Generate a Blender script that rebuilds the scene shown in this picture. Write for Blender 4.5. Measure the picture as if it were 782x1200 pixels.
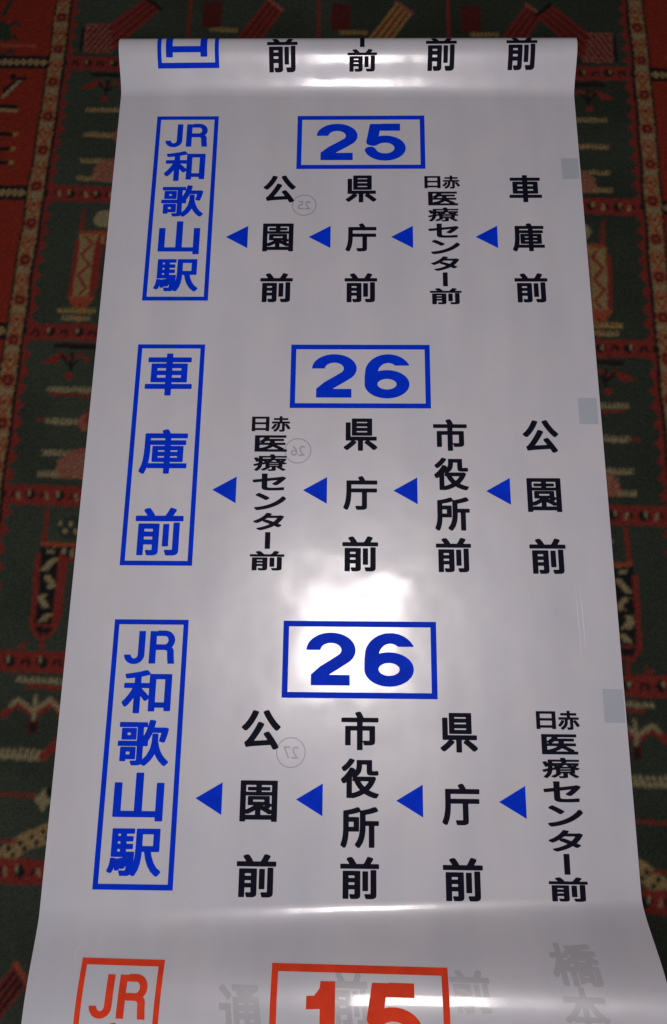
import bpy, bmesh, math, random
import numpy as np
from mathutils import Matrix, Vector

random.seed(4)
scene = bpy.context.scene
for o in list(bpy.data.objects):
    bpy.data.objects.remove(o)

# ------------------------------------------------------------------ camera
cam_data = bpy.data.cameras.new('camera')
cam = bpy.data.objects.new('camera', cam_data)
scene.collection.objects.link(cam)
cam_data.sensor_fit = 'VERTICAL'
cam_data.sensor_height = 36
cam_data.sensor_width = 24
cam_data.lens = 30
cam_data.clip_start = 0.02
cam_data.clip_end = 60
cam.matrix_world = (Matrix.Translation((0.00994, 0, 1.0945))
                    @ Matrix.Rotation(0.0694, 4, 'Z') @ Matrix.Rotation(0.2889, 4, 'X') @ Matrix.Rotation(-0.0607, 4, 'Z'))
scene.camera = cam

# ------------------------------------------------------------------ light: a dim room and one square ceiling lamp
world = bpy.data.worlds.new('World')
scene.world = world
world.use_nodes = True
bg = world.node_tree.nodes['Background']
bg.inputs[0].default_value = (0.90, 0.92, 1.0, 1)
bg.inputs[1].default_value = 0.07

lamp_data = bpy.data.lights.new('ceiling_lamp', 'AREA')
lamp_data.shape = 'RECTANGLE'
lamp_data.size = 0.34
lamp_data.size_y = 0.38
lamp_data.energy = 9.0
lamp_data.color = (1.0, 0.925, 0.91)
lamp = bpy.data.objects.new('ceiling_lamp', lamp_data)
scene.collection.objects.link(lamp)
lamp.location = (0.016, 0.39, 1.613)

# soft daylight from a window behind the photographer
win_data = bpy.data.lights.new('window_light', 'AREA')
win_data.shape = 'RECTANGLE'; win_data.size = 1.5; win_data.size_y = 1.2
win_data.energy = 19
win_data.color = (0.95, 0.95, 1.0)
win = bpy.data.objects.new('window_light', win_data)
scene.collection.objects.link(win)
win.location = (-0.80, -1.65, 1.55)
win.rotation_euler = (math.radians(55), 0, math.radians(-24))

scene.view_settings.view_transform = 'Standard'
scene.view_settings.look = 'None'
scene.view_settings.exposure = 0
scene.view_settings.gamma = 1
scene.render.engine = 'CYCLES'


# ------------------------------------------------------------------ helpers
def tag(o, label=None, cat=None, group=None, kind=None):
    if label: o['label'] = label
    if cat: o['category'] = cat
    if group: o['group'] = group
    if kind: o['kind'] = kind
    return o


def link(name, me, mat, parent=None):
    o = bpy.data.objects.new(name, me)
    scene.collection.objects.link(o)
    if mat: me.materials.append(mat)
    if parent: o.parent = parent
    return o


def nd(nt, kind, **kw):
    n = nt.nodes.new(kind)
    for k, v in kw.items():
        setattr(n, k, v)
    return n


# ------------------------------------------------------------------ materials
def film_bump(nt):
    """the slight cockle of the plastic film, the same on film and ink"""
    geo = nd(nt, 'ShaderNodeNewGeometry')
    n1 = nd(nt, 'ShaderNodeTexNoise'); n1.inputs['Scale'].default_value = 9; n1.inputs['Detail'].default_value = 2
    n2 = nd(nt, 'ShaderNodeTexNoise'); n2.inputs['Scale'].default_value = 27; n2.inputs['Detail'].default_value = 2
    n3 = nd(nt, 'ShaderNodeTexNoise'); n3.inputs['Scale'].default_value = 420; n3.inputs['Detail'].default_value = 2
    for n in (n1, n2, n3):
        nt.links.new(geo.outputs['Position'], n.inputs['Vector'])
    prev = None
    for n, dist, st in ((n1, 0.0017, 1.0), (n2, 0.00006, 1.0), (n3, 0.00001, 1.0)):
        b = nd(nt, 'ShaderNodeBump'); b.inputs['Strength'].default_value = st; b.inputs['Distance'].default_value = dist
        nt.links.new(n.outputs[0], b.inputs['Height'])
        if prev: nt.links.new(prev.outputs[0], b.inputs['Normal'])
        prev = b
    return prev, geo, n1, n2


def ink_material(name, col):
    m = bpy.data.materials.new(name); m.use_nodes = True
    nt = m.node_tree; p = nt.nodes['Principled BSDF']
    geo = nd(nt, 'ShaderNodeNewGeometry')
    n = nd(nt, 'ShaderNodeTexNoise'); n.inputs['Scale'].default_value = 60; n.inputs['Detail'].default_value = 4
    nt.links.new(geo.outputs['Position'], n.inputs['Vector'])
    r = nd(nt, 'ShaderNodeValToRGB')
    r.color_ramp.elements[0].position = .3; r.color_ramp.elements[1].position = .7
    r.color_ramp.elements[0].color = (*[c * .88 for c in col], 1); r.color_ramp.elements[1].color = (*[min(1, c * 1.1) for c in col], 1)
    nt.links.new(n.outputs[0], r.inputs[0]); nt.links.new(r.outputs[0], p.inputs['Base Color'])
    p.inputs['Roughness'].default_value = 0.5
    p.inputs['Specular IOR Level'].default_value = 0.05
    return m


def film_material(name, col, mottled=False, rough=0.36):
    m = bpy.data.materials.new(name); m.use_nodes = True
    nt = m.node_tree; p = nt.nodes['Principled BSDF']
    bump, geo, n1, n2 = film_bump(nt)
    nt.links.new(bump.outputs[0], p.inputs['Normal'])
    nt.links.new(bump.outputs[0], p.inputs['Coat Normal'])
    p.inputs['Roughness'].default_value = rough
    p.inputs['IOR'].default_value = 1.52
    p.inputs['Specular IOR Level'].default_value = 1.0
    p.inputs['Coat Weight'].default_value = 0.75
    p.inputs['Coat Roughness'].default_value = 0.07
    p.inputs['Coat IOR'].default_value = 1.5
    if mottled:
        # faint handling marks and a slightly bluish or pinkish cast of the film
        n = nd(nt, 'ShaderNodeTexNoise'); n.inputs['Scale'].default_value = 14; n.inputs['Detail'].default_value = 5
        nt.links.new(geo.outputs['Position'], n.inputs['Vector'])
        r = nd(nt, 'ShaderNodeValToRGB')
        r.color_ramp.elements[0].position = 0.3; r.color_ramp.elements[1].position = 0.72
        r.color_ramp.elements[0].color = (col[0] * .95, col[1] * .96, col[2] * 1.0, 1)
        r.color_ramp.elements[1].color = (col[0] * 1.03, col[1] * 1.01, col[2] * 1.0, 1)
        nt.links.new(n.outputs[0], r.inputs[0])
        # long faint bands where the wound layers have rubbed
        mp = nd(nt, 'ShaderNodeMapping'); mp.inputs['Scale'].default_value = (16, 2.2, 1)
        nb = nd(nt, 'ShaderNodeTexNoise'); nb.inputs['Scale'].default_value = 1.0; nb.inputs['Detail'].default_value = 3
        nt.links.new(geo.outputs['Position'], mp.inputs[0]); nt.links.new(mp.outputs[0], nb.inputs['Vector'])
        rb = nd(nt, 'ShaderNodeMapRange'); rb.inputs[1].default_value = .35; rb.inputs[2].default_value = .65; rb.inputs[3].default_value = .955; rb.inputs[4].default_value = 1.03
        nt.links.new(nb.outputs[0], rb.inputs[0])
        mb = nd(nt, 'ShaderNodeMix', data_type='RGBA', blend_type='MULTIPLY'); mb.inputs[0].default_value = 1
        nt.links.new(r.outputs[0], mb.inputs[6]); nt.links.new(rb.outputs[0], mb.inputs[7])
        nt.links.new(mb.outputs[2], p.inputs['Base Color'])
        r2 = nd(nt, 'ShaderNodeMapRange'); r2.inputs[1].default_value = .35; r2.inputs[2].default_value = .7
        r2.inputs[3].default_value = 0.075; r2.inputs[4].default_value = 0.15
        nt.links.new(n2.outputs[0], r2.inputs[0]); nt.links.new(r2.outputs[0], p.inputs['Coat Roughness'])
    else:
        p.inputs['Base Color'].default_value = (*col, 1)
    return m


M_FILM = film_material('white_film', (0.660, 0.640, 0.675), True)
M_BLUE = ink_material('blue_ink', (0.0, 0.036, 0.70))
M_BLACK = ink_material('black_ink', (0.007, 0.007, 0.017))
M_RED = ink_material('red_ink', (0.85, 0.060, 0.020))
M_STAMP = film_material('grey_stamp', (0.37, 0.36, 0.44))
M_MARK = film_material('grey_mark', (0.47, 0.49, 0.55))
M_GHOST = film_material('show_through_grey', (0.50, 0.48, 0.505))
M_PINK = film_material('show_through_pink', (0.62, 0.36, 0.42))
M_SCUFF = film_material('scuffed_film', (0.73, 0.705, 0.745), rough=0.3)
M_SCRATCH = film_material('scratched_film', (0.82, 0.80, 0.82), rough=0.3)

# ------------------------------------------------------------------ setting: floor
FLOOR_Z = 0.0
me = bpy.data.meshes.new('floor')
me.from_pydata([(-4, -4, FLOOR_Z), (4, -4, FLOOR_Z), (4, 4, FLOOR_Z), (-4, 4, FLOOR_Z)], [], [(0, 1, 2, 3)])
mf = bpy.data.materials.new('dark_boards'); mf.use_nodes = True
nt = mf.node_tree; p = nt.nodes['Principled BSDF']
w = nd(nt, 'ShaderNodeTexNoise'); w.inputs['Scale'].default_value = 3; w.inputs['Detail'].default_value = 6
tc = nd(nt, 'ShaderNodeTexCoord'); mp = nd(nt, 'ShaderNodeMapping'); mp.inputs['Scale'].default_value = (12, 0.7, 1)
nt.links.new(tc.outputs['Object'], mp.inputs[0]); nt.links.new(mp.outputs[0], w.inputs['Vector'])
r = nd(nt, 'ShaderNodeValToRGB')
r.color_ramp.elements[0].color = (0.045, 0.022, 0.010, 1); r.color_ramp.elements[1].color = (0.13, 0.07, 0.035, 1)
nt.links.new(w.outputs[0], r.inputs[0]); nt.links.new(r.outputs[0], p.inputs['Base Color'])
p.inputs['Roughness'].default_value = 0.4
tag(link('floor', me, mf), kind='structure')

# ------------------------------------------------------------------ the rug: every knot of the pile takes its own wool colour
RED = (0.165, 0.022, 0.016); FIELD = (0.185, 0.020, 0.010); ORANGE = (0.235, 0.050, 0.022)
PINK = (0.21, 0.065, 0.045); GREEN = (0.031, 0.037, 0.026); DKGREEN = (0.024, 0.030, 0.021)
CREAM = (0.205, 0.165, 0.090); YELLOW = (0.23, 0.150, 0.045); BLACK = (0.010, 0.010, 0.010); MAROON = (0.07, 0.012, 0.010)
TAN = (0.215, 0.145, 0.062)


def build_rug():
    rng = np.random.default_rng(7)

    def axis(segs):
        out = [np.arange(a, b, s) for a, b, s in segs]
        return np.concatenate(out)
    xs = axis([(-0.95, -0.60, .005), (-0.60, 0.575, .0018), (0.575, 0.95, .005)])
    ys = axis([(-0.75, -0.36, .005), (-0.36, 1.26, .0018), (1.26, 1.65, .005)])
    X, Y = np.meshgrid(xs, ys)
    nx, ny = len(xs), len(ys)
    xx, yy = X.ravel(), Y.ravel()
    N = len(xx)

    def wob(scale, amp, seed):
        r2 = np.random.default_rng(seed)
        out = np.zeros(N)
        for _ in range(5):
            k = r2.normal(size=2) * scale; ph = r2.uniform(0, 6.28)
            out += np.sin(k[0] * xx + k[1] * yy + ph)
        return out * amp / 2.2
    jx = rng.normal(0, .0004, N) + wob(70, .0009, 1)
    jy = rng.normal(0, .0004, N) + wob(70, .0009, 2)
    # the rug does not lie quite square: a slight skew of its rows and columns
    t = np.clip((yy - .4) / .8, 0, 1)
    cx = -.012 + .0125 * t * t * (3 - 2 * t)
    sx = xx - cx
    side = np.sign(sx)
    a = np.abs(sx) + jx
    v = yy + .03 * xx + jy
    d = .4455 - a                                     # inward from the border stripe
    col = np.empty((N, 3)); col[:] = GREEN
    h1 = wob(26, 1, 5)
    col *= ((1 + .10 * h1) * (1 - .12 * side))[:, None]  # dimmer light on the right half is painted into the green ground

    def put(mask, c, amt=1.0):
        col[mask] = col[mask] * (1 - amt) + np.array(c) * amt

    bars = [1.045 + .236 * k for k in (3, 2, 1)] + [1.045, .804, .573, .330, .109, -.137] + [-.137 - .236 * k for k in (1, 2, 3)]
    kinds = ['comb', 'leg', 'top', 'comb', 'leg', 'comb2', 'leg2', 'wing', 'hook', 'comb', 'leg', 'comb2']
    ht = .0135

    for i, vb in enumerate(bars):
        lo = bars[i + 1] + ht if i + 1 < len(bars) else vb - .25
        idx = np.where((v <= vb + ht) & (v > lo))[0]
        if len(idx) == 0: continue
        D = d[idx]; B = vb - ht - v[idx]; SX = sx[idx]; SD = side[idx]; V = v[idx]; H = B.max()
        cc = col[idx]

        def P(mask, c):
            cc[mask] = c

        def rect(d0, d1, b0, b1, c):
            P((D >= d0) & (D <= d1) & (B >= b0) & (B <= b1), c)

        def poly(pts, c):
            inside = np.zeros(len(D), bool)
            n = len(pts)
            for q in range(n):
                (x0, y0), (x1, y1) = pts[q], pts[(q + 1) % n]
                if y0 == y1: continue
                cond = ((y0 > B) != (y1 > B)) & (D < (x1 - x0) * (B - y0) / (y1 - y0) + x0)
                inside ^= cond
            P(inside, c)

        def line(pts, w_, c):
            for (x0, y0), (x1, y1) in zip(pts[:-1], pts[1:]):
                L = math.hypot(x1 - x0, y1 - y0)
                s = np.clip(((D - x0) * (x1 - x0) + (B - y0) * (y1 - y0)) / L ** 2, 0, 1)
                P(np.hypot(D - x0 - s * (x1 - x0), B - y0 - s * (y1 - y0)) < w_ / 2, c)

        def comb(d0, d1, b, c, pitch=.0062, hgt=.009, under=None):
            m = (D > d0) & (D < d1) & (np.abs(B - b) < hgt / 2)
            ph = np.mod(D + (B - b) * .25, pitch) / pitch
            P(m & (ph < .68), c)
            P((D > d0 + .003) & (D < d1) & (np.abs(B - b - hgt * .25) < hgt * .16), c)
            if under: rect(d0 + .006, d1, b + hgt * .7, b + hgt * 1.15, under)

        def blob(dc, bc, rd, rb, c):
            P(((D - dc) / rd) ** 2 + ((B - bc) / rb) ** 2 < 1, c)

        def diag(pts, body, stripe, tip):
            poly(pts, body)
            (x0, y0), (x1, y1), (x2, y2), (x3, y3) = pts      # long edges 0-1 and 3-2
            for f in (.22, .5, .78):
                line([(x0 + (x3 - x0) * f, y0 + (y3 - y0) * f), (x1 + (x2 - x1) * f, y1 + (y2 - y1) * f)], .0042, stripe)
            line([(x1, y1), (x2, y2)], .006, tip)

        kind = kinds[i]
        if kind == 'top':
            # a row of slanting striped motifs between red uprights; bottom of the row is at B = H
            for k, (x0, body, stripe) in enumerate(((-.253, MAROON, RED), (-.046, YELLOW, RED), (.161, RED, MAROON))):
                rel = SX - x0
                Dk, D = D, rel
                rect(-.003, .003, 0, H, RED)
                rect(.020, .052, H - .115, H - .062, MAROON)
                comb(.034, .078, H - .058, YELLOW)
                diag([(.070, H - .030), (.125, H - .121), (.150, H - .098), (.098, H - .008)], body if k != 0 else RED, stripe if k != 0 else MAROON, PINK)
                blob(.115, H - .15, .02, .012, YELLOW)
                D = Dk
            rect(.028, .076, H - .066, H - .008, PINK)
            ph = np.mod(D * 1 + B * .6, .009) / .009
            P((D > .030) & (D < .074) & (B > H - .064) & (B < H - .010) & (ph < .45), MAROON)
            rect(.022, .027, H - .058, H - .010, BLACK)
            diag([(.064, H - .066), (.120, H - .121), (.146, H - .098), (.076, H - .014)], RED, MAROON, BLACK)
        elif kind in ('comb', 'comb2'):
            y_ = CREAM if kind == 'comb2' else TAN
            rect(.046, .135, .004, .012, BLACK)
            ph = np.mod(D, .006) / .006
            P((D > .046) & (D < .135) & (B > .004) & (B < .008) & (ph < .3), MAROON)
            poly([(.030, .034), (.046, .024), (.058, .026), (.052, .036)], RED)
            line([(.048, .027), (.058, .021), (.070, .029), (.074, .024)], .005, RED)
            line([(.074, .024), (.086, .021), (.096, .029)], .005, RED)
            line([(.060, .024), (.064, .028)], .005, BLACK)
            line([(.073, .020), (.073, .044)], .0045, BLACK)
            line([(.066, .031), (.073, .038), (.080, .031)], .004, BLACK)
            blob(.071, .053, .006, .005, RED)
            comb(.043, .140, .074, y_, under=RED if kind == 'comb2' else None)
            comb(.046, .125, .122, y_)
            P((D > .092) & (D < .130) & (np.abs(B - .122) < .013 * np.clip((D - .088) / .012, 0, 1)), PINK)
            rect(.034, .046, .119, .123, RED) if kind == 'comb2' else None
            comb(.046, .120, .168, y_)
            poly([(.066, .205), (.070, .180), (.086, .166), (.120, .155), (.128, .205)], PINK)
            ph = np.mod(D + B, .008) / .008; ph2 = np.mod(D - B, .008) / .008
            P((D > .068) & (D < .126) & (B > .168) & (B < .205) & (ph < .4) & (ph2 < .4) & (D * .6 + B > .219), CREAM)
            comb(.044, .072, .200, y_)
            poly([(.10, .12), (.106, .10), (.116, .128)], RED)
        elif kind in ('leg', 'leg2'):
            dark = kind == 'leg2'
            blob(.097, .029, .017, .015, CREAM if not dark else DKGREEN)
            if dark:
                for q in range(5):
                    blob(.084 + .007 * q, .024 + .01 * (q % 2), .003, .004, CREAM)
            poly([(.0605, .008), (.0635, .008), (.068, .060), (.060, .060)], RED)
            if dark: rect(.060, .066, .004, .060, RED)
            rect(.060, .150, .050, .056, ORANGE); rect(.060, .150, .071, .077, RED)
            rect(.060, .150, .056, .071, BLACK if dark else TAN)
            ph = np.mod(D, .011) / .011
            P((D > .062) & (D < .150) & (B > .057) & (B < .070) & (ph < .45), CREAM if dark else RED)
            rect(.055, .094, .066, .160, RED)
            rect(.062, .085, .058, .158, BLACK if dark else TAN)
            zz = .0735 + .007 * (2 * np.abs(2 * np.mod(B / .036, 1) - 1) - 1)
            if dark:
                q = np.mod(B / .024, 1)
                P((np.abs(D - zz) < .0052) & (B > .06) & (B < .155) & (q < .72), CREAM)
                P((np.abs(D - zz - .003) < .002) & (B > .06) & (B < .155) & (q < .3), YELLOW)
            else:
                P((np.abs(D - zz) < .0026) & (B > .060) & (B < .156), RED)
            poly([(.054, .158), (.096, .158), (.084, .176), (.066, .176)], RED if dark else ORANGE)
            if dark: poly([(.062, .161), (.088, .161), (.075, .178)], BLACK)
            line([(.075, .172), (.076, .200)], .005, RED)
            if not dark:
                comb(.044, .100, .181, YELLOW); comb(.050, .092, .194, TAN)
            else:
                line([(.046, .188), (.056, .196)], .003, RED); line([(.048, .199), (.054, .184)], .003, RED)
            rect(.094, .0975, .078, .150, RED)
        elif kind == 'wing':
            comb(.046, .125, .009, CREAM, pitch=.008, hgt=.007)
            rect(.060, .110, .014, .019, RED)
            line([(.036, .052), (.052, .036), (.074, .050), (.096, .034), (.110, .052)], .009, RED)
            line([(.044, .040), (.052, .032), (.072, .046), (.092, .031), (.106, .044)], .006, CREAM)
            line([(.074, .028), (.074, .060)], .005, CREAM)
            rect(.068, .080, .058, .074, MAROON); blob(.074, .067, .004, .006, BLACK)
            comb(.036, .096, .100, CREAM, pitch=.0075, hgt=.014)
            line([(.092, .102), (.110, .082)], .010, RED)
            rect(.0, .086, .143, .147, RED)
            blob(.096, .150, .005, .013, CREAM); blob(.096, .150, .011, .006, CREAM); blob(.104, .142, .005, .006, BLACK)
            line([(.050, .225), (.064, .212), (.084, .198), (.112, .186)], .022, TAN)
            for q in range(9):
                blob(.055 + .0066 * q, .216 - .0034 * q + .005 * (-1) ** q, .0030, .0034, BLACK)
            rect(.0, .070, .198, .202, RED)
        elif kind == 'hook':
            line([(.046, .016), (.050, .036), (.046, .050)], .007, CREAM)
            line([(.046, .050), (.054, .046)], .007, CREAM)
            blob(.040, .064, .007, .005, RED)
            diag([(.030, .150), (.085, .085), (.10, .105), (.045, .180)], RED, BLACK, ORANGE)
            diag([(.110, .200), (.165, .135), (.18, .155), (.125, .220)], YELLOW, RED, RED)

        # saw-toothed red edge of the compartments
        tooth = np.abs(2 * np.mod(V / .0255, 1) - 1)
        P((D > 0) & (D < .004 + .011 * tooth), RED)
        # dividing bars with black and cream sprigs
        inb = (B < 0) & (D > 0)
        P(inb, RED)
        e = -B - ht
        q = np.mod((.4455 - D) * 1 + .2, .040) / .040
        sp = np.abs(e) < .0065 * np.abs(np.sin(q * 9.42)) + .001
        P(inb & sp & (q < .38), BLACK)
        P(inb & (np.abs(e - .002) < .0042) & (q > .20) & (q < .30), YELLOW if i < 5 else CREAM)
        P(inb & (np.abs(e + .001) < .005) & (np.abs(q - .62 - e * 8) < .05), BLACK if i % 2 else CREAM)
        P(inb & (np.abs(e) < .0045) & (np.abs(q - .78 + e * 8) < .05), BLACK)
        # ---- outer red field
        out = D < -.028
        fcol = np.array(FIELD)
        P(out, fcol)
        of = out & (B < 0)
        P(of & (np.abs(e) < .0125), BLACK)
        q = np.mod(D / .020, 1)
        P(of & (np.abs(e) < .0060 * np.abs(np.sin(q * 6.283)) + .0012), TAN)
        if i % 2 == 1:
            for b_, c_ in ((.072, BLACK), (.079, TAN), (.122, BLACK), (.150, BLACK), (.176, BLACK)):
                P(out & (D < -.062) & (D > -.130) & (np.abs(B - b_) < .0034), c_)
            for b_ in (.122, .150, .176):
                P(out & (D < -.056) & (D > -.063) & (np.abs(B - b_) < .004), YELLOW)
            line([(-.066, .020), (-.088, .042)], .010, BLACK); line([(-.066, .020), (-.090, .054)], .006, CREAM)
            blob(-.064, .018, .008, .004, BLACK); blob(-.078, .016, .005, .006, BLACK)
        else:
            line([(-.095, -.01), (-.098, .090), (-.110, .13)], .007, DKGREEN)
            for b_ in (.148, .176, .204):
                P(out & (D < -.080) & (D > -.125) & (np.abs(B - b_ - .004 * np.sin(D * 300)) < .004), DKGREEN)
            blob(-.112, .165, .02, .018, DKGREEN)
            P(out & (D < -.05) & (np.abs(B - .19) < .003), ORANGE)
        # ---- border stripe: cream ground, dark edges, a chain of red links and dark rosettes
        st = (D <= 0) & (D >= -.028)
        e2 = D + .014
        P(st, TAN)
        ch = np.mod(V / .0640, 1)
        P(st & (np.abs(np.abs(e2) - .0075 * np.abs(np.sin(ch * 6.283))) < .0022), ORANGE)
        P(st & (np.abs(e2) < .003) & (np.abs(ch - .25) < .05), RED)
        P(st & ((e2 / .0070) ** 2 + ((ch - .75) * .064 / .0085) ** 2 < 1), MAROON)
        P(st & ((e2 / .0028) ** 2 + ((ch - .75) * .064 / .004) ** 2 < 1), ORANGE)
        P(st & (((np.abs(e2) - .0035) / .0035) ** 2 + ((ch - .5) * .064 / .005) ** 2 < 1), CREAM)
        P(st & (np.abs(e2) > .0106 + .0005 * np.sin(V * 500)), BLACK)
        P((D > 0) & (D < .0016), BLACK)
        col[idx] = cc
    # neighbouring knots blend, and every knot is a little lighter or darker
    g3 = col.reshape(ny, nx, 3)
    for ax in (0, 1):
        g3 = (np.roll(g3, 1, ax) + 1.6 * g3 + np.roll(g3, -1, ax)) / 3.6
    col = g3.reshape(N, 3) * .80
    col *= (1 + rng.normal(0, .14, N))[:, None].clip(.6, 1.5)
    # top: knots of slightly uneven height
    z = .0112 + rng.normal(0, .00035, N) + wob(30, .0002, 9)
    edge = (np.minimum(np.abs(xx - xs[0]), np.abs(xx - xs[-1])) < .004) | (np.minimum(np.abs(yy - ys[0]), np.abs(yy - ys[-1])) < .004)
    z[edge] = .001
    co = np.stack([xx, yy, z], 1).astype(np.float32)
    ii = np.arange(N).reshape(ny, nx)
    f = np.stack([ii[:-1, :-1], ii[:-1, 1:], ii[1:, 1:], ii[1:, :-1]], -1).reshape(-1, 4)
    me = bpy.data.meshes.new('rug')
    me.vertices.add(N); me.vertices.foreach_set('co', co.ravel())
    nf = len(f)
    me.loops.add(nf * 4); me.loops.foreach_set('vertex_index', f.ravel().astype(np.int32))
    me.polygons.add(nf)
    me.polygons.foreach_set('loop_start', np.arange(0, nf * 4, 4, dtype=np.int32))
    me.update(calc_edges=True)
    at = me.color_attributes.new('wool', 'FLOAT_COLOR', 'POINT')
    at.data.foreach_set('color', np.concatenate([col.clip(0, 1), np.ones((N, 1))], 1).astype(np.float32).ravel())
    me.validate()
    return me


mr = bpy.data.materials.new('wool_pile'); mr.use_nodes = True
nt = mr.node_tree; p = nt.nodes['Principled BSDF']
at = nd(nt, 'ShaderNodeAttribute', attribute_name='wool')
tc = nd(nt, 'ShaderNodeTexCoord')
nz = nd(nt, 'ShaderNodeTexNoise'); nz.inputs['Scale'].default_value = 900; nz.inputs['Detail'].default_value = 2
nt.links.new(tc.outputs['Object'], nz.inputs['Vector'])
mx = nd(nt, 'ShaderNodeMix', data_type='RGBA', blend_type='MULTIPLY'); mx.inputs[0].default_value = 1
rp = nd(nt, 'ShaderNodeMapRange'); rp.inputs[1].default_value = .3; rp.inputs[2].default_value = .7; rp.inputs[3].default_value = .75; rp.inputs[4].default_value = 1.2
nt.links.new(nz.outputs[0], rp.inputs[0])
nt.links.new(at.outputs['Color'], mx.inputs[6]); nt.links.new(rp.outputs[0], mx.inputs[7])
nt.links.new(mx.outputs[2], p.inputs['Base Color'])
bp = nd(nt, 'ShaderNodeBump'); bp.inputs['Strength'].default_value = .6; bp.inputs['Distance'].default_value = .001
nt.links.new(nz.outputs[0], bp.inputs['Height']); nt.links.new(bp.outputs[0], p.inputs['Normal'])
p.inputs['Roughness'].default_value = 0.95
p.inputs['Specular IOR Level'].default_value = 0.1
rug = link('rug', build_rug(), mr)
tag(rug, 'dark red and green patterned wool rug lying under the white printed blind', 'rug')

# ------------------------------------------------------------------ the roll blind: shape of the film
W = 0.70
ZS = 0.013


def smooth(t): return t * t * (3 - 2 * t)


def swell(t): return 6 * t ** 2 - 8 * t ** 3 + 3 * t ** 4      # lifts off quickly, then rounds gently over the roll


def ends(u):
    k = u / .35
    yt = .988 - .0025 * k; htop = .036 + .001 * k; Lt = .071 + 0 * k        # far roll: start of the rise, height, run
    yb = -.152 + .012 * k; hb = .050 + .016 * k + .010 * k ** 3; Lb = .136 - .002 * k   # near roll
    return yt, htop, Lt, yb, hb, Lb


def surf(u, t):
    """point of the film: u across, t along it (metres); beyond the two crests the film winds round its rolls"""
    u = np.asarray(u, float); t = np.asarray(t, float)
    u, t = np.broadcast_arrays(u, t)
    yt, htop, Lt, yb, hb, Lb = ends(u)
    y = t.copy(); z = np.zeros_like(t)
    z = z + htop * smooth(np.clip((t - yt) / Lt, 0, 1)) + hb * swell(np.clip((yb - t) / Lb, 0, 1))
    for over, r0, h, yc, sg in ((t - (yt + Lt), htop / 2, htop, yt + Lt, 1), ((yb - Lb) - t, hb / 2, hb, yb - Lb, -1)):
        m = over > 0
        th = np.where(m, over / r0, 0); rr = r0 * (1 - .035 * th / 6.283)
        y = np.where(m, yc + sg * rr * np.sin(th), y); z = np.where(m, h - r0 + rr * np.cos(th), z)
    return np.stack([u, y, z + ZS], -1)


def raised(u, t, eps):
    """the same point lifted off the film along its normal"""
    e = 1e-4
    pu = surf(u + e, t) - surf(u - e, t); pt = surf(u, t + e) - surf(u, t - e)
    n = np.cross(pu, pt); n /= np.linalg.norm(n, axis=-1, keepdims=True)
    return surf(u, t) + n * eps


blind = bpy.data.objects.new('destination_blind', None)
scene.collection.objects.link(blind)
blind.location = (0, 0.42, ZS)
tag(blind, 'long white plastic bus destination blind with blue and black Japanese lettering, unrolled on the rug', 'roll blind')
bpy.context.view_layer.update()
BINV = np.array([0, 0.42, ZS])

# film sheet
us = np.linspace(-W / 2, W / 2, 57)
ts = np.concatenate([np.linspace(-.62, -.30, 161)[:-1], np.linspace(-.30, -.125, 110)[:-1], np.linspace(-.125, .975, 90)[:-1],
                     np.linspace(.975, 1.10, 100)[:-1], np.linspace(1.10, 1.30, 130)])
U, T = np.meshgrid(us, ts)
co = surf(U, T).reshape(-1, 3) - BINV
ii = np.arange(co.shape[0]).reshape(U.shape)
f = np.stack([ii[:-1, :-1], ii[:-1, 1:], ii[1:, 1:], ii[1:, :-1]], -1).reshape(-1, 4)
me = bpy.data.meshes.new('film')
# the film is a third of a millimetre thick: front face, back face and the two cut edges
back = raised(U, T, -.0003).reshape(-1, 3) - BINV
n0 = len(co)
rim = np.concatenate([co[ii[:, 0]], back[ii[:, 0]], co[ii[:, -1]], back[ii[:, -1]]])
nr = len(ii); q = np.arange(nr - 1)
frim = np.concatenate([np.stack([q, q + 1, q + 1 + nr, q + nr], 1), np.stack([q + 2 * nr, q + 3 * nr, q + 1 + 3 * nr, q + 1 + 2 * nr], 1)]) + 2 * n0
me.from_pydata(np.concatenate([co, back, rim]).tolist(), [], f.tolist() + (f[:, ::-1] + n0).tolist() + frim.tolist())
me.polygons.foreach_set('use_smooth', [True] * len(me.polygons))
film = link('film', me, M_FILM, blind)

# ------------------------------------------------------------------ printing
_glyphs = {}
GRID = 300                                     # raster cells per em


def fill_outlines(loops):
    """closed outlines (holes by nesting) -> flat filled mesh as (points, faces)"""
    cu = bpy.data.curves.new('glyph', 'CURVE'); cu.dimensions = '2D'; cu.fill_mode = 'FRONT'
    for lp in loops:
        sp = cu.splines.new('POLY'); sp.points.add(len(lp) - 1)
        for q, c in zip(sp.points, lp): q.co = (c[0], c[1], 0, 1)
        sp.use_cyclic_u = True
    ob = bpy.data.objects.new('glyph', cu); scene.collection.objects.link(ob)
    m = bpy.data.meshes.new_from_object(ob.evaluated_get(bpy.context.evaluated_depsgraph_get()))
    v = np.array([tuple(q.co)[:2] for q in m.vertices]); fs = [tuple(pp.vertices) for pp in m.polygons]
    bpy.data.objects.remove(ob); bpy.data.curves.remove(cu); bpy.data.meshes.remove(m)
    return v, fs


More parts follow.
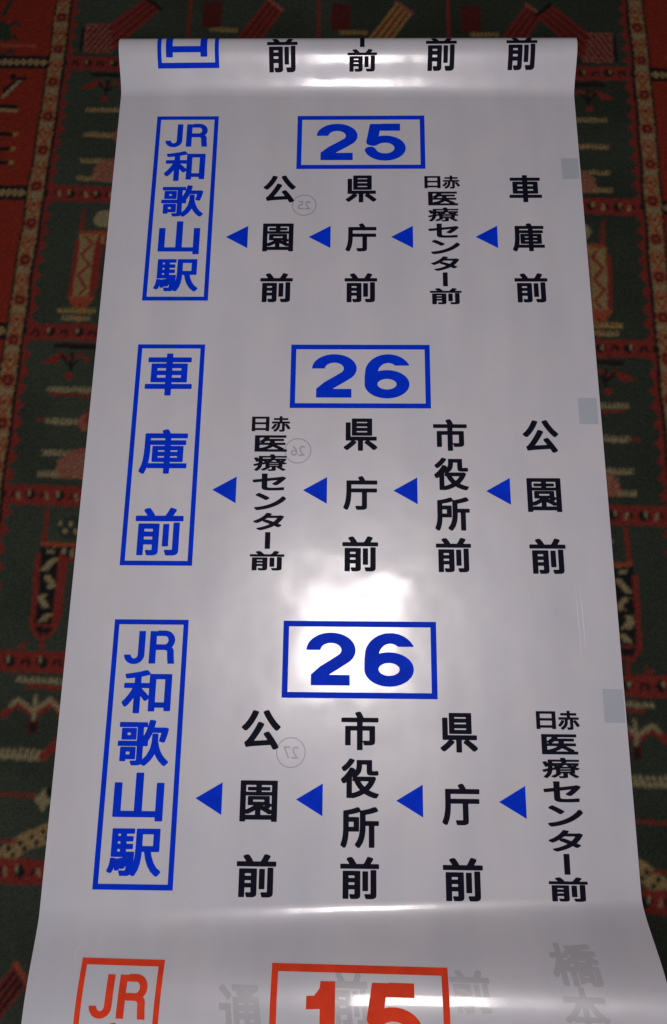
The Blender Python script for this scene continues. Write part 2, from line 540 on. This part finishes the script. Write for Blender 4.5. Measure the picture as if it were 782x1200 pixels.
def contours(f, level):
    """marching squares: outlines of f < level on a grid, in cell units"""
    inside = f < level
    ny, nx = f.shape
    nxt = {}

    def cut(a, b):
        fa, fb = f[a], f[b]; t = (level - fa) / (fb - fa)
        return (a[1] + (b[1] - a[1]) * t, a[0] + (b[0] - a[0]) * t)
    code = inside[:-1, :-1] * 1 + inside[:-1, 1:] * 2 + inside[1:, 1:] * 4 + inside[1:, :-1] * 8
    for y, x in zip(*np.where((code > 0) & (code < 15))):
        c = [(y, x), (y, x + 1), (y + 1, x + 1), (y + 1, x)]
        ins = [inside[q] for q in c]
        outs = [k for k in range(4) if ins[k] and not ins[(k + 1) % 4]]
        enters = [k for k in range(4) if not ins[k] and ins[(k + 1) % 4]]
        key = lambda k: tuple(sorted((c[k], c[(k + 1) % 4])))
        for k in outs:                          # leave through edge k, come from the entry just before it
            e = next((k - q) % 4 for q in (1, 2, 3) if (k - q) % 4 in enters)
            nxt[key(k)] = key(e)
    loops = []
    while nxt:
        start, cur = next(iter(nxt.items())); lp = [cut(*start)]; del nxt[start]
        while cur != start:
            lp.append(cut(*cur)); cur = nxt.pop(cur)
        loops.append(lp)
    return loops


def simplify(lp, tol):
    p = np.array(lp)
    far = int(np.argmax(np.hypot(*(p - p[0]).T)))

    def rdp(a):
        if len(a) < 3: return [tuple(a[0])]
        d = a[-1] - a[0]; L = np.hypot(*d) + 1e-9
        h = np.abs((a[:, 0] - a[0, 0]) * d[1] - (a[:, 1] - a[0, 1]) * d[0]) / L
        k = int(np.argmax(h))
        return [tuple(a[0])] if h[k] < tol else rdp(a[:k + 1]) + rdp(a[k:])
    return rdp(p[:far + 1]) + rdp(np.concatenate([p[far:], p[:1]]))


def field_from_font(ch, rx, ry):
    """the character thickened by rx across and ry along: distance field on a grid"""
    cu = bpy.data.curves.new('glyph', 'FONT')
    cu.body = ch; cu.size = 1; cu.resolution_u = 4; cu.fill_mode = 'FRONT'
    ob = bpy.data.objects.new('glyph', cu); scene.collection.objects.link(ob)
    m = bpy.data.meshes.new_from_object(ob.evaluated_get(bpy.context.evaluated_depsgraph_get()))
    v = np.array([tuple(q.co)[:2] for q in m.vertices])
    m.calc_loop_triangles()
    tris = [tuple(t.vertices) for t in m.loop_triangles]
    bpy.data.objects.remove(ob); bpy.data.curves.remove(cu); bpy.data.meshes.remove(m)
    pad = 26
    v = (v - v.min(0)) * GRID + pad
    nx, ny = (v.max(0) + pad + 1).astype(int)
    ins = np.zeros((ny, nx), bool)
    for t in tris:
        a, b, c = v[list(t)]
        x0, y0 = np.floor(np.min([a, b, c], 0)).astype(int); x1, y1 = np.ceil(np.max([a, b, c], 0)).astype(int) + 1
        gx, gy = np.meshgrid(np.arange(x0, x1), np.arange(y0, y1))
        e = [(q[0] - p_[0]) * (gy - p_[1]) - (q[1] - p_[1]) * (gx - p_[0]) for p_, q in ((a, b), (b, c), (c, a))]
        ins[y0:y1, x0:x1] |= ((e[0] >= 0) & (e[1] >= 0) & (e[2] >= 0)) | ((e[0] <= 0) & (e[1] <= 0) & (e[2] <= 0))
    px, py = max(rx, .002) * GRID, max(ry, .002) * GRID
    f = np.full((ny, nx), 9.0); f[ins] = 0
    for dy in range(-math.ceil(py) - 1, math.ceil(py) + 2):
        for dx in range(-math.ceil(px) - 1, math.ceil(px) + 2):
            w_ = (abs(dx / px) ** 3 + abs(dy / py) ** 3) ** (1 / 3)    # nearly square, so stroke corners stay sharp
            if w_ > 1.9 or (dx == 0 and dy == 0): continue
            sh = np.zeros_like(ins)
            sh[max(dy, 0):ny + min(dy, 0), max(dx, 0):nx + min(dx, 0)] = ins[max(-dy, 0):ny + min(-dy, 0), max(-dx, 0):nx + min(-dx, 0)]
            f[sh] = np.minimum(f[sh], w_)
    f = np.minimum(f, 2.0)
    for ax in (0, 1, 0, 1):
        f = (np.roll(f, 1, ax) + 2 * f + np.roll(f, -1, ax)) / 4
    return f, 1.0


def arc(cx, cy, rx, ry, a0, a1, n=22):
    return [(cx + rx * math.cos(math.radians(a0 + (a1 - a0) * k / n)), cy + ry * math.sin(math.radians(a0 + (a1 - a0) * k / n))) for k in range(n + 1)]


# bold grotesque numerals and capitals: (stroke width, strokes, cuts); a cut removes a half plane near a stroke end
DRAWN = {
    '2': (.202, [arc(.350, .665, .250, .240, 178, -38) + [(.44, .42), (.27, .275), (.115, .085)], [(.07, .085), (.62, .085)]],
          [((.10, .665), (0, -1), .16), ((.07, .085), (-1, 0), .2), ((.62, .085), (1, 0), .14)]),
    '5': (.196, [[(.60, .909), (.165, .909)], [(.165, .95), (.105, .50)], [(.125, .520)] + arc(.335, .335, .262, .245, 140, -166)],
          [((.60, .909), (1, 0), .14), ((.080, .275), (0, 1), .0), ((.165, 1.0), (0, 1), .12)]),
    '6': (.202, [arc(.350, .315, .252, .222, 0, 360, 40), [(.098, .315), (.099, .48)] + arc(.372, .56, .270, .343, 165, 32)],
          [((.601, .742), (0, -1), .118)]),
    '1': (.185, [[(.36, 1.0), (.36, 0)], [(.10, .700), (.30, .715)], [(.25, .715), (.345, .86), (.36, .95)]],
          [((.36, 1.0), (0, 1), .3), ((.36, 0), (0, -1), .3), ((.10, .70), (-1, 0), .2)]),
    'JR': (.172, [[(.41, 1.0)] + [(.41, .30)] + arc(.235, .27, .175, .205, 0, -178), [(.70, 1.0), (.70, 0)],
                  [(.70, .935), (1.0, .935)] + arc(1.0, .720, .175, .215, 90, -90) + [(.70, .505)], [(1.0, .505)] + arc(1.0, .36, .16, .145, 90, 10) + [(1.165, .22), (1.185, .0)]],
           [((.41, 1.0), (0, 1), .12), ((.06, .27), (0, 1), .12), ((.70, 1.0), (0, 1), .12), ((.70, 0), (0, -1), .12), ((1.185, 0), (0, -1), .14)]),
}


def field_drawn(ch):
    wd, strokes, cuts = DRAWN[ch]
    G = 160; pad = .25
    xs_ = np.arange(-pad, 1.5, 1 / G); ys_ = np.arange(-pad, 1 + pad, 1 / G)
    gx, gy = np.meshgrid(xs_, ys_)
    f = np.full(gx.shape, 9.0)
    for st in strokes:
        for (x0, y0), (x1, y1) in zip(st[:-1], st[1:]):
            L2 = (x1 - x0) ** 2 + (y1 - y0) ** 2 + 1e-12
            t = np.clip(((gx - x0) * (x1 - x0) + (gy - y0) * (y1 - y0)) / L2, 0, 1)
            f = np.minimum(f, np.hypot(gx - x0 - t * (x1 - x0), gy - y0 - t * (y1 - y0)))
    f = f - wd / 2
    for (cx, cy), (nx_, ny_), rad in cuts:
        dd = (gx - cx) * nx_ + (gy - cy) * ny_
        m = (dd > -.02) & (np.hypot(gx - cx, gy - cy) < rad)
        f[m] = np.maximum(f[m], dd[m])
    return f * G, 0.0


def glyph(ch, rx=0.0, ry=0.0):
    key = (ch, rx, ry)
    if key not in _glyphs:
        f, lev = field_drawn(ch) if ch in DRAWN else field_from_font(ch, rx, ry)
        outl = contours(f, lev)

        def area(p): p = np.array(p); q = np.roll(p, -1, 0); return float(np.sum(p[:, 0] * q[:, 1] - p[:, 1] * q[:, 0]) / 2)
        want = abs(sum(area(lp) for lp in outl))
        for tol in (.22, .12, .3, .05, .4, .02):
            loops = [simplify(lp, tol) for lp in outl]
            v, fs = fill_outlines([lp for lp in loops if len(lp) > 2])
            got = sum(abs(area(v[list(q)])) for q in fs)
            if abs(got - want) < .03 * want: break
        lo, hi = v.min(0), v.max(0)
        _glyphs[key] = ((v - lo) / (hi - lo), fs)
    return _glyphs[key]


BOLD = (.040, .024)
HEAVY = (.029, .024)


class Print:
    """collects flat shapes in film coordinates and lays them on the film as ONE mesh"""
    def __init__(s): s.v = []; s.f = []

    def add(s, v, fs):
        n = len(s.v); s.v += [tuple(q) for q in v]; s.f += [tuple(i + n for i in q) for q in fs]

    def text(s, ch, box, weight=None, mirror=False, shear=0.0):
        v, fs = glyph(ch, *(BOLD if weight is None else weight))
        u0, t0, u1, t1 = box
        v = v.copy()
        if mirror:
            v[:, 0] = 1 - v[:, 0]; fs = [q[::-1] for q in fs]
        q = np.stack([u0 + v[:, 0] * (u1 - u0) + shear * (v[:, 1] - .5) * (t1 - t0), t0 + v[:, 1] * (t1 - t0)], 1)
        s.add(q, fs)

    def rect(s, u0, t0, u1, t1): s.add([(u0, t0), (u1, t0), (u1, t1), (u0, t1)], [(0, 1, 2, 3)])

    def frame(s, u0, t0, u1, t1, w_):
        o = [(u0, t0), (u1, t0), (u1, t1), (u0, t1)]; i = [(u0 + w_, t0 + w_), (u1 - w_, t0 + w_), (u1 - w_, t1 - w_), (u0 + w_, t1 - w_)]
        s.add(o + i, [(k, (k + 1) % 4, 4 + (k + 1) % 4, 4 + k) for k in range(4)])

    def ring(s, uc, tc_, r, w_, n=40):
        vs = [(uc + rr * math.cos(k * 2 * math.pi / n), tc_ + rr * math.sin(k * 2 * math.pi / n)) for rr in (r, r - w_) for k in range(n)]
        s.add(vs, [(k, (k + 1) % n, n + (k + 1) % n, n + k) for k in range(n)])

    def build(s, name, mat, parent, eps=.00025, label=None):
        bm = bmesh.new()
        vs = [bm.verts.new((q[0], q[1], 0)) for q in s.v]
        for q in s.f:
            try: bm.faces.new([vs[k] for k in q])
            except ValueError: pass
        tt = [q[1] for q in s.v]; lo, hi = min(tt), max(tt)
        cuts = [c for c in np.concatenate([np.arange(-.35, -.12, .003), np.arange(.97, 1.16, .0022)]) if lo < c < hi]
        for c in cuts:
            bmesh.ops.bisect_plane(bm, geom=bm.verts[:] + bm.edges[:] + bm.faces[:], plane_co=(0, c, 0), plane_no=(0, 1, 0), dist=1e-6)
        if cuts and s.v and max(abs(q[0]) for q in s.v):
            for c in np.arange(-.34, .35, .01):
                bmesh.ops.bisect_plane(bm, geom=bm.verts[:] + bm.edges[:] + bm.faces[:], plane_co=(c, 0, 0), plane_no=(1, 0, 0), dist=1e-6)
        uu = np.array([q.co.x for q in bm.verts]); tv = np.array([q.co.y for q in bm.verts])
        pos = raised(uu, tv, eps)
        off = BINV
        par = parent
        for q, c in zip(bm.verts, pos): q.co = Vector(c - off)
        for q in bm.faces:
            q.normal_update()
            q.smooth = True
        me = bpy.data.meshes.new(name); bm.to_mesh(me); bm.free()
        o = link(name, me, mat, parent)
        if label: o['label'] = label
        return o


PITCH3, TXT_H = .0832, .0470
COLS = (-.0983, .0231, .1443, .2664)
ARROWS = (-.1587, -.0374, .0830, .2060)


def write(kind, parent, mat, items):
    """one mesh per character"""
    for ch, box, wgt in items:
        pr = Print()
        if ch == '|': pr.rect(*box)
        else: pr.text(ch, box, wgt)
        pr.build(kind, mat, parent)


def stop(items, label=None):
    o = bpy.data.objects.new('stop_name', None); scene.collection.objects.link(o); o.parent = blind
    if label: o['label'] = label
    write('character', o, M_BLACK, items)
    return o


def destination(R, chars, mat, label, t_bottom=None, t_over=0):
    fr = Print(); fr.frame(-.2905, R - .3190 if t_bottom is None else t_bottom, -.1957, R + t_over, .0063)
    o = fr.build('destination_panel', mat, blind, label=label)
    write('character', o, mat, [(ch, box, HEAVY) for ch, box in chars])
    return o


def five(R):
    out = [('JR', (-.2752, R - .0566, -.2110, R - .0139))]
    for ch, top, h, l, r in (('和', .0640, .0530, -.2735, -.2122), ('歌', .1248, .0545, -.2742, -.2108), ('山', .1873, .0556, -.2739, -.2132), ('駅', .2512, .0528, -.2757, -.2118)):
        out.append((ch, (l, R - top - h, r, R - top)))
    return out


def route(R, digits, mat, label):
    fr = Print(); fr.frame(-.0743, R - .0963, .1195, R, .0072)
    o = fr.build('route_number', mat, blind, label=label)
    d0, d1 = digits
    write('digit', o, mat, [(d0, (-.0446, R - .0806, .0176, R - .0147) if d0 != '1' else (-.0350, R - .0810, -.0036, R - .0150), None),
                            (d1, (.0285, R - .0816, .0905, R - .0147), None)])
    return o


def stop3(R, c, chars, top=.1080):
    wide = {'公': .0480, '車': .0480, '前': .0468, '園': .0450, '県': .0455, '庁': .0452, '庫': .0464}
    return stop([(ch, (c - wide[ch] / 2, R - top - PITCH3 * k - TXT_H, c + wide[ch] / 2, R - top - PITCH3 * k), (.036, .020) if ch == '園' else None)
                 for k, ch in enumerate(chars)])


def stop4(R, c, chars):
    return stop([(ch, (c - .0227, R - .1580 - .0557 * k, c + .0230, R - .1122 - .0557 * k), None) for k, ch in enumerate(chars)])


def stop8(R, c):
    t = R - .1085
    it = [('日', (c - .0270, t - .0222, c - .0030, t - .0008), (.036, .028)), ('赤', (c - .0004, t - .0228, c + .0258, t), (.036, .028))]
    for k, (ch, l, r) in enumerate((('医', -.0220, .0220), ('療', -.0228, .0224), ('セ', -.0228, .0218), ('ン', -.0195, .0226), ('タ', -.0200, .0208))):
        t1 = R - .1366 - .0275 * k
        it.append((ch, (c + l, t1 - .0238, c + r, t1), (.028, .020) if ch == '療' else (.036, .032)))
    it.append(('|', (c - .0036, R - .2956, c + .0034, R - .2730), None))
    it.append(('前', (c - .0226, R - .3245, c + .0226, R - .2985), (.036, .028)))
    return stop(it)


def arrows(R, tc_=.2130):
    for c in ARROWS:
        pr = Print(); t = R - tc_
        pr.add([(c - .0160, t), (c + .0160, t - .0187), (c + .0160, t + .0187)], [(0, 1, 2)])
        pr.build('direction_arrow', M_BLUE, blind)


def stamp(u, t, num):
    pr = Print(); pr.ring(u, t, .0182, .0014)
    o = pr.build('back_stamp', M_STAMP, blind, eps=.00015, label='faint grey circled %s showing mirrored through the film' % num)
    for k, ch in enumerate(num):
        pr = Print(); cu = u + .0052 - .0104 * k
        pr.text(ch + ' ', (cu - .0044, t - .0072, cu + .0044, t + .0072), (.004, .004), mirror=True)
        pr.build('digit', M_STAMP, o, eps=.00015)


RA, RB, RC, RD = .9540, .5655, .1757, -.2126
destination(RA, five(RA), M_BLUE, 'blue framed panel with five large characters beside number 25')
route(RA, '25', M_BLUE, 'blue framed number 25')
stop3(RA, COLS[0], '公園前'); stop3(RA, COLS[1], '県庁前'); stop8(RA, COLS[2]); stop3(RA, COLS[3], '車庫前')
arrows(RA, .2140)
stamp(-.0610, .7943, '25')

c3 = [('車', (-.2765, RB - .0783, -.2110, RB - .0142)), ('庫', (-.2758, RB - .1928, -.2113, RB - .1284)), ('前', (-.2742, RB - .3055, -.2106, RB - .2404))]
destination(RB, c3, M_BLUE, 'blue framed panel with three widely spaced characters')
route(RB, '26', M_BLUE, 'upper blue framed number 26')
stop8(RB, COLS[0]); stop3(RB, COLS[1], '県庁前', .1115); stop4(RB, COLS[2], '市役所前'); stop3(RB, COLS[3], '公園前', .1130)
arrows(RB, .2148)
stamp(-.0615, .4067, '26')

destination(RC, five(RC), M_BLUE, 'blue framed panel with five large characters beside the lower number 26')
route(RC, '26', M_BLUE, 'lower blue framed number 26 on the bright reflection')
stop3(RC, COLS[0], '公園前', .1115); stop4(RC, COLS[1], '市役所前'); stop3(RC, COLS[2], '県庁前', .1125); stop8(RC, COLS[3])
arrows(RC, .2160)
stamp(-.0610, .0140, '27')

# tail of the panel that vanishes over the far roll
RT = RA + .388 + .004
destination(RT, [('口', (-.2772, RT - .3065, -.2135, RT - .2480))], M_BLUE, 'lower end of a blue framed panel cut off by the far roll', t_over=-.19)
for c in (COLS[0], COLS[3], COLS[2]):
    stop([('前', (c - .0234, RT - .3245, c + .0234, RT - .2785), None)])
c = COLS[1] + .001
stop([('|', (c - .0036, RT - .2956, c + .0034, RT - .2730), None), ('前', (c - .0226, RT - .3245, c + .0226, RT - .2985), (.036, .028))])

# red panel running onto the near roll
five_red = five(RD)[:1] + [('和', (-.2735, RD - .1130, -.2122, RD - .0600)), five(RD)[2]]
destination(RD, five_red, M_RED, 'red framed panel on the near roll', t_bottom=RD - .19)
route(RD, '15', M_RED, 'red framed number 15 on the near roll')
for ch, box, sh in (('通', (-.1296, -.2800, -.0826, -.2329), -.15), ('前', (-.0075, -.2680, .0330, -.2190), -.12), ('前', (.1222, -.2520, .1650, -.2140), -.15),
                    ('橋', (.2326, -.2250, .2847, -.1879), -.12), ('本', (.2388, -.2640, .2850, -.2260), -.12)):
    pr = Print(); pr.text(ch, box, (.03, .03), shear=sh)
    pr.build('show_through_print', M_GHOST, blind, eps=.00012, label='grey print of the layer below showing through the film')

# grey registration squares near the right edge, and two long scratches
for b in ((.3224, .8394, .3476, .8755), (.3202, .4471, .3457, .4854), (.3231, .0535, .3483, .0935)):
    pr = Print(); pr.rect(*b); pr.build('edge_mark', M_MARK, blind)
for (u0, t0), (u1, t1), w_ in (((.2987, .2255), (.3011, .1225), .0009), ((.3048, .2220), (.3066, .1400), .0012)):
    pr = Print(); n = 12
    vs = []
    for k in range(n + 1):
        q = k / n; ww = w_ * (1 - abs(2 * q - 1) ** 2.5) + .0001
        vs += [(u0 + (u1 - u0) * q - ww / 2, t0 + (t1 - t0) * q), (u0 + (u1 - u0) * q + ww / 2, t0 + (t1 - t0) * q)]
    pr.add(vs, [(2 * k, 2 * k + 2, 2 * k + 3, 2 * k + 1) for k in range(n)])
    pr.build('scratch', M_SCRATCH, blind, eps=.0002)

for u0, t0, L, bend in ((-.3040, .2150, .018, .004), (-.2960, .2020, .030, -.008), (-.2790, -.1750, .026, .006), (-.2900, -.1950, .030, -.010), (.2520, .9680, .006, .002)):
    pr = Print(); n = 14; vs = []
    for k in range(n + 1):
        q = k / n; ww = .0014 * (1 - abs(2 * q - 1) ** 2) + .0001; uu = u0 + bend * math.sin(q * 3.1416)
        vs += [(uu - ww / 2, t0 - L * q), (uu + ww / 2, t0 - L * q)]
    pr.add(vs, [(2 * k, 2 * k + 2, 2 * k + 3, 2 * k + 1) for k in range(n)])
    pr.build('scuff', M_SCUFF, blind, eps=.0001)
